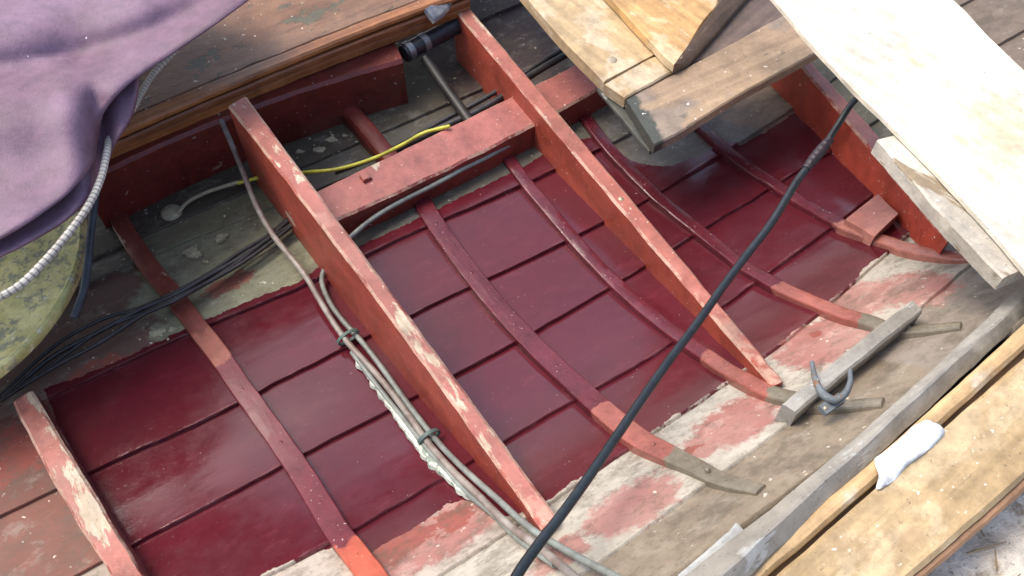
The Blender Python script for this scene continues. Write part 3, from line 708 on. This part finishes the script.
flap = cloth([((70, 80), (141, 70)), ((72, 95), (138, 96)), ((72, 110), (131, 120)), ((66, 135), (114, 148)), ((40, 160), (104, 178)), ((10, 185), (92, 196)), ((-60, 205), (66, 221)), ((-120, 225), (30, 243)), ((-160, 245), (0, 258)), ((-220, 285), (-60, 286))], 'cloth_flap', None, 30, 60, -.03)
child(flap, cr)

# ------------------------------------------------------------------ white ribbed tube
M_TUBE = NT('white_ribbed'); M_TUBE = M_TUBE.finish(M_TUBE.mix(M_TUBE.step(M_TUBE.math('FRACT', M_TUBE.math('MULTIPLY', M_TUBE.attr('along'), 82)), .62, .75), M_TUBE.mix(M_TUBE.noise(40), (.50, .48, .43, 1), (.38, .36, .31, 1)), (.20, .19, .17, 1)), .55)
def rtube(pts, r, n, name, par=None):
    P = resample(pts, n); secs = []
    for i, (p, (t, s, u)) in enumerate(zip(P, frames_of(P, Vector((0, 0, 1))))):
        rr = r*(.965 if (i/(n-1)*82) % 1 > .66 else 1); secs.append([p+(s*math.cos(a)+u*math.sin(a))*rr for a in [2*math.pi*j/10 for j in range(10)]])
    return MB().loft(secs).build(name, M_TUBE, par, 30)
rt = empty('ribbed_tube', onz((60, 240), .2)); tag(rt, 'white ribbed hose curving from under the purple cloth across the yellow-green bowl', 'hose')
ps = [onz(q, z) for q, z in (((184, 40), .24), ((172, 54), .24), ((155, 72), .24), ((143, 90), .25), ((132, 110), .26), ((118, 128), .27), ((109, 140), .28), ((107, 152), .29), ((101, 178), .30), ((88, 206), .31), ((68, 234), .31), ((42, 264), .31), ((16, 288), .31), ((-20, 305), .31), ((-70, 318), .31))]
child(rtube(ps, .0052, 492, 'hose_body'), rt)

# ------------------------------------------------------------------ yellow-green bowl
c1 = onz((-94, 262), .17); M_B = NT('mouldy_yellow')
n = M_B.noise(13, 7, 0, (1, 1, 1), 3, .65); d = M_B.math('MULTIPLY', M_B.step(M_B.noise(9, 4, 0, (1, 1, 1), 29, .6), .40, .50), M_B.step(M_B.noise(60, 7, 0, (1, 1, 1), 9, .75), .50, .56))
c_ = M_B.mix(M_B.step(n, .35, .65), (.62, .57, .25, 1), (.42, .40, .13, 1)); c_ = M_B.mix(M_B.math('MULTIPLY', d, .7), c_, (.13, .155, .15, 1))
c_ = M_B.mix(M_B.step(M_B.noise(45, 5, 0, (1, 1, 1), 19, .7), .6, .66), c_, (.62, .62, .42, 1))
M_B = M_B.finish(c_, .6, M_B.math('ADD', n, d), .003, .4)
R = .248; prof = [(.0, -.05), (.3, -.045), (.6, -.03), (.8, -.014), (.935, -.004), (.955, .002), (.97, .005), (.99, .004), (1, .0), (1.0, -.012), (.97, -.02), (.8, -.045), (.5, -.07), (0, -.08)]
tiltm = Matrix.Rotation(math.radians(6), 3, 'Y')
m = MB(); secs = []
for j in range(72):
    a = 2*math.pi*j/72; k = 1+.012*noise.noise(Vector((math.cos(a)*2, math.sin(a)*2, 0)))
    secs.append([c1+tiltm @ Vector((math.cos(a)*R*rr*k, math.sin(a)*R*rr*k*1.12, zz)) for rr, zz in prof])
secs.append(list(secs[0])); m.loft(secs, False, False)
bo = m.build('bowl', M_B); tag(bo, 'round shallow yellow-green bowl with mouldy dark stains and a pale rim, at the left edge', 'bowl')

# ------------------------------------------------------------------ cables and pipes
M_CAB = plain('cable_black', (.016, .022, .027, 1), .38, 0, 90, .3, .1)
def bundle(name, pts, r, mat, label, cat, group=None, n=90, k=10):
    o = tube(pts, r, n, k).build(name, mat, None, 60); tag(o, label, cat, group); return o
hp = lambda L: [hit((a, b), c) for a, b, c in L]
zp = lambda L: [onz((a, b), c) for a, b, c in L]
black = empty('black_cable', onz((700, 330), .25)); tag(black, 'thick black cable hanging diagonally across the foreground, taped near its top end', 'cable')
bp = zp([(495, 625, .40), (515, 579, .385), (538, 545, .37), (562, 514, .355), (588, 478, .335), (614, 440, .315), (640, 402, .30), (668, 362, .285), (696, 325, .275), (722, 288, .27), (746, 256, .27), (772, 222, .275), (798, 180, .285), (818, 155, .295), (836, 128, .31), (850, 106, .33), (862, 92, .35), (876, 72, .37)])
child(tube(bp, .0056, 160, 12, rf=lambda t: 1 if t < .84 else .85).build('cable_sheath', M_CAB, None, 60), black)
child(tube(zp([(806, 169, .29), (818, 154, .296), (830, 139, .305)]), .0082, 24, 12, rf=lambda t: .75+.25*math.sin(t*math.pi)+.05*math.sin(t*40)).build('tape_wrap', plain('dark_tape', (.03, .02, .03, 1), .5, 0, 60, .4, .8), None, 60), black)
M_OC = plain('old_cable', (.03, .028, .028, 1), .45, 0, 60, .4, .3)
bg_ = 'dark cables running over the ribs beside the bearer'
for i, (dx, dy) in enumerate(((0, 0), (4, 5), (-2, -5), (3, 9))):
    w_ = [4*math.sin(i*2.3+k*1.7) for k in range(9)]
    L = [(4-8*i, 398+5*i, .02), (50, 358+dy+w_[0], .024), (100, 327+dy*1.4+w_[1], .03), (140+dx, 310+dy*.7+w_[2]*.5, .034), (175, 295+dy*.6, .040+.004*(i % 2)), (207, 278+dy*.6+w_[3]*.3, .034), (240, 257+dy*.6+w_[4]*.5, .03), (268, 238+dy*.7+w_[5]*.4, .028), (295, 217+dy+w_[6]*.5, .028), (330, 196+dy*.6, .03)]
    bundle('dark_cable', hp(L), (.0044, .0028, .0032, .0036)[i], M_OC, ['dark cable, second from the top of the bundle crossing the first rib', 'dark cable, second from the bottom of the bundle crossing the first rib', 'dark cable topmost in the bundle crossing the first rib', 'dark cable lowest in the bundle crossing the first rib'][i], 'cable', bg_)
bundle('dark_cable', hp([(380, 158, .012), (420, 138, .02), (452, 123, .03), (480, 110, .035), (505, 95, .04), (530, 76, .045), (560, 58, .05), (600, 36, .05)]), .007, M_OC, 'dark cable lying along the back of the red beam, nearer the beam', 'cable', 'dark cables behind the red beam')
bundle('dark_cable', hp([(335, 172, .008), (395, 148, .01), (440, 122, .018), (480, 101, .03), (515, 80, .04), (545, 60, .05), (585, 36, .05)]), .005, M_OC, 'thinner dark cable rising behind the red frame top towards the tan board', 'cable', 'dark cables behind the red beam')

M_YE = plain('yellow_wire', (.52, .50, .05, 1), .45, 0, 30, .3); M_BE = plain('dusty_wire', (.38, .36, .24, 1), .6, 0, 30, .3)
yw = empty('earth_wire', hit((172, 212), 0)); tag(yw, 'thin yellow wire from a round pad, passing behind the worn frame to the beam', 'wire')
child(tube(hp([(238, 183, .03), (262, 177, .035), (290, 174, .04), (310, 172, .05), (338, 169, .055), (372, 159, .055), (402, 145, .055), (424, 133, .06), (450, 126, .075)]), .0034, 60, 8).build('wire_yellow_end', M_YE, None, 60), yw)
child(tube(hp([(178, 213, .012), (188, 202, .016), (205, 193, .018), (222, 187, .02), (242, 181, .03)]), .0036, 30, 8).build('wire_dusty_end', M_BE, None, 60), yw)
child(dome(hit((171, 212), .009), nrm(-.4), .019, .006, 24).build('round_pad', M_BE, None), yw)

M_PIPE = plain('grey_pipe', (.20, .225, .20, 1), .45, 0, 40, .35, .3, c2=(.15, .155, .14, 1)); M_PIPE2 = plain('dusty_grey_pipe', (.26, .235, .205, 1), .5, 0, 40, .4, .3, c2=(.17, .13, .11, 1))
bundle('grey_pipe', hp([(214, 100, .12), (222, 122, .11), (232, 145, .095), (243, 172, .08), (256, 205, .063), (271, 232, .05), (288, 254, .042), (305, 275, .036), (318, 297, .03), (333, 322, .024), (350, 345, .02), (372, 369, .017), (392, 393, .017), (412, 420, .017), (430, 445, .017), (452, 470, .018), (478, 495, .02), (510, 526, .022), (545, 552, .026), (590, 590, .03)]), .0047, M_PIPE2, 'dusty grey pipe running from beside the bearer down the left of the worn frame', 'pipe', None, 160)
bundle('grey_pipe', hp([(548, 126, .03), (520, 139, .035), (495, 153, .04), (465, 168, .042), (432, 186, .042), (400, 202, .04), (375, 217, .035), (355, 233, .03), (338, 250, .022), (326, 266, .018), (322, 282, .016), (330, 303, .016), (344, 322, .016), (362, 342, .016), (382, 368, .016), (402, 396, .017), (424, 425, .017), (444, 449, .017), (466, 471, .018), (495, 497, .02), (530, 528, .022), (565, 550, .025), (625, 582, .03)]), .0043, M_PIPE, 'greenish grey pipe bending along the red beam and down beside the dusty pipe', 'pipe', None, 170)
bundle('grey_pipe', hp([(352, 352, .012), (366, 371, .012), (386, 397, .012), (406, 422, .012), (424, 445, .012), (446, 470, .012), (468, 494, .012), (492, 513, .012), (520, 540, .014), (555, 565, .018)]), .0040, M_PIPE, 'thinnest grey pipe, lowest in the run left of the worn frame', 'pipe', None, 100)
tie = plain('tie_green', (.06, .10, .09, 1), .5)
for q, lab in (((347, 337), 'small cable tie round the pipes, upper one beside the worn frame'), ((428, 437), 'small dark green tie round the pipes, lower one beside the worn frame')):
    a, b = hit((q[0]-7, q[1]+5), .016), hit((q[0]+9, q[1]-5), .02); ax = (b-a); c = (a+b)/2; s = Vector((SA, -CA, .2)).normalized(); N = nrm(.1)
    A = ax.normalized(); m = MB(); secs = []
    for k in range(17):
        an = 2*math.pi*k/16; o_ = A*math.cos(an)*ax.length*.6 + N*math.sin(an)*.0085
        p = c+o_; n_ = o_.normalized(); secs.append([p-s*.003, p+s*.003, p+s*.003+n_*.0018, p-s*.003+n_*.0018])
    m.loft(secs, False); o = m.build('cable_tie', tie); tag(o, lab, 'cable tie', 'ties round the grey pipes')
# chipped white paint ridge beside the pipes
m = MB(); secs = []; random.seed(3)
P = [hit(q, .010) for q in rs2([(352, 347), (372, 376), (392, 405), (410, 432), (430, 457), (452, 478), (474, 499)], 70)]
for i, p in enumerate(P):
    wd = .010*(.5+.9*abs(noise.noise(Vector((i*.23, 0, 0)))))*min(1, i/4, (69-i)/4+.05); s = Vector((-CA, -SA, 0)); N = nrm(uv(p)[1])
    secs.append([p-N*.006, p+N*.004, p+s*wd+N*.003*(1+noise.noise(Vector((i*.4, 2, 0)))), p+s*wd*1.2-N*.004])
sl_ = m.loft(secs).build('filler_strip', paint('flaking_white', (.55, .57, .5, 1), (.42, .46, .38, 1), FR, (((.2, .25, .2, 1), 60, .56, (.4, 1, 1)),), None, (.6, .8), seed=8)); tag(sl_, 'flaking whitish strip along the left side of the grey pipes', 'strip')

# hose with clamps at the engine end
hz = RZ-.0
M_RUB = plain('black_rubber', (.02, .022, .03, 1), .4, 0, 60, .3, .3)
hose = empty('rubber_hose', onz((425, 45), .1)); tag(hose, 'short black rubber hose with two steel clamps behind the red bearer', 'hose')
child(tube(zp([(404, 54, hz-.022), (412, 49, hz-.021), (425, 42, hz-.02), (448, 30, hz-.02), (470, 18, hz-.02)]), .017, 30, 20).build('hose_body', M_RUB, None, 60), hose)
M_CLAMP = plain('steel_clamp', (.28, .30, .33, 1), .45, .7, 60, .3)
for a, b in (((406, 52.5), (411, 49.5)), ((421, 44.5), (426, 41.5))):
    child(tube(zp([(*a, hz-.02), (*b, hz-.02)]), .0185, 4, 24).build('hose_clamp', M_CLAMP, None, 40), hose)
eb = empty('exhaust_pipe', hit((470, 120), 0)); tag(eb, 'dark grey pipe slanting down into the bilge behind the red frame', 'pipe')
child(tube(hp([(425, 58, .08), (440, 80, .06), (455, 101, .045), (470, 122, .035), (484, 142, .03)]), .010, 30, 16).build('pipe_body', plain('sooty_pipe', (.028, .026, .024, 1), .5, .2, 30, .5, .4), None, 60), eb)
mb = MB(); secs = []
for a, b in (((424, 9), (434, 19)), ((430, 4), (443, 13)), ((436, -6), (452, 2))):
    p, q = onz(a, hz+.050), onz(b, hz+.038); secs.append([jit(x, .002, 60) for x in rect(p, q, q-Vector((0, 0, .012)), p-Vector((0, 0, .012)), .003)])
mo = mb.loft(secs).build('mounting_bracket', plain('corroded_alloy', (.13, .15, .20, 1), .6, .3, 40, .7, .8, c2=(.34, .34, .34, 1))); tag(mo, 'small corroded bluish metal bracket at the end of the varnished rail', 'bracket')

# ------------------------------------------------------------------ white tape on the gunwale
m = MB(); pts = [(875, 458), (897, 440), (918, 423), (934, 421), (947, 430), (940, 440), (925, 452), (912, 464), (893, 480), (875, 489), (880, 474)]
P = rs2(pts+[pts[0]], 60)[:-1]; cx = sum(p[0] for p in P)/59; cy = sum(p[1] for p in P)/59; rings = []
for k, (s, dz) in enumerate(((1, .0055), (.985, .0075), (.85, .0095), (.7, .0105), (.55, .0105), (.4, .0105), (.22, .0105), (.05, .0102))):
    ring = [jit(onz((cx+(x-cx)*s, cy+(y-cy)*s), GZ+dz), .0030, 45) for x, y in P]
    if k > 1: ring = [q+Vector((0, 0, .0035*noise.noise(q*70))) for q in ring]
    rings.append(ring)
tp = m.loft(rings).build('paper_scrap', plain('white_paper', (.60, .62, .62, 1), .7, 0, 60, .25, .6)); tag(tp, 'crumpled white paper patch stuck on the sunlit gunwale', 'paper')

# ------------------------------------------------------------------ small debris in the bilge
fm = MB(); random.seed(11)
for (cx, cy, n, sp) in ((190, 246, 8, 30), (320, 145, 14, 26), (160, 332, 8, 18), (435, 100, 8, 30), (240, 215, 8, 30), (120, 260, 6, 20)):
    for i in range(n):
        p = hit((cx+random.gauss(0, sp), cy+random.gauss(0, sp*.4)), .0085); L = random.uniform(.0008, .003)
        ring = [p+Vector((math.cos(a)*L*random.uniform(.5, 1.3), math.sin(a)*L*random.uniform(.5, 1.3), random.uniform(0, .0008))) for a in (0, 1.1, 2.2, 3.1, 4.2, 5.2)]
        fm.loft([ring, [x+Vector((0, 0, .0006)) for x in ring]])
for cx, cy, L in ((193, 253, .017), (222, 238, .012), (206, 262, .006), (158, 334, .012), (173, 330, .007), (318, 150, .013), (332, 140, .011), (345, 136, .006), (300, 152, .008)):
    p = hit((cx, cy), .0055); ph = random.uniform(0, 6); ring = []
    for k in range(22):
        a = 2*math.pi*k/22; rr = L*(.75+.55*noise.noise(Vector((math.cos(a)*1.6+ph, math.sin(a)*1.6, ph)))); q = p+Vector((math.cos(a+.5)*rr*1.2, math.sin(a+.5)*rr*.8, 0))
        ring.append(Vector((q.x, q.y, fz(uv(q)[1])+.002)))
    fm.loft([ring, [x+Vector((0, 0, .0055)) for x in ring]])
fo = fm.build('paint_flakes', plain('flake', (.36, .34, .22, 1), .8, 0, 40, .4)); tag(fo, 'loose pale paint flakes scattered in the bilge beside the bearer', 'paint flakes', kind='stuff')

st = tube(zp([(99, 175, .19), (95, 200, .17), (91, 232, .165), (88, 262, .16), (84, 290, .15), (74, 318, .14)]), .006, 30, 10).build('rubber_strap', plain('dark_strap', (.05, .06, .075, 1), .6, 0, 50, .4, .4)); tag(st, 'short dark blue-grey strap hanging beside the rim of the yellow-green bowl', 'strap')
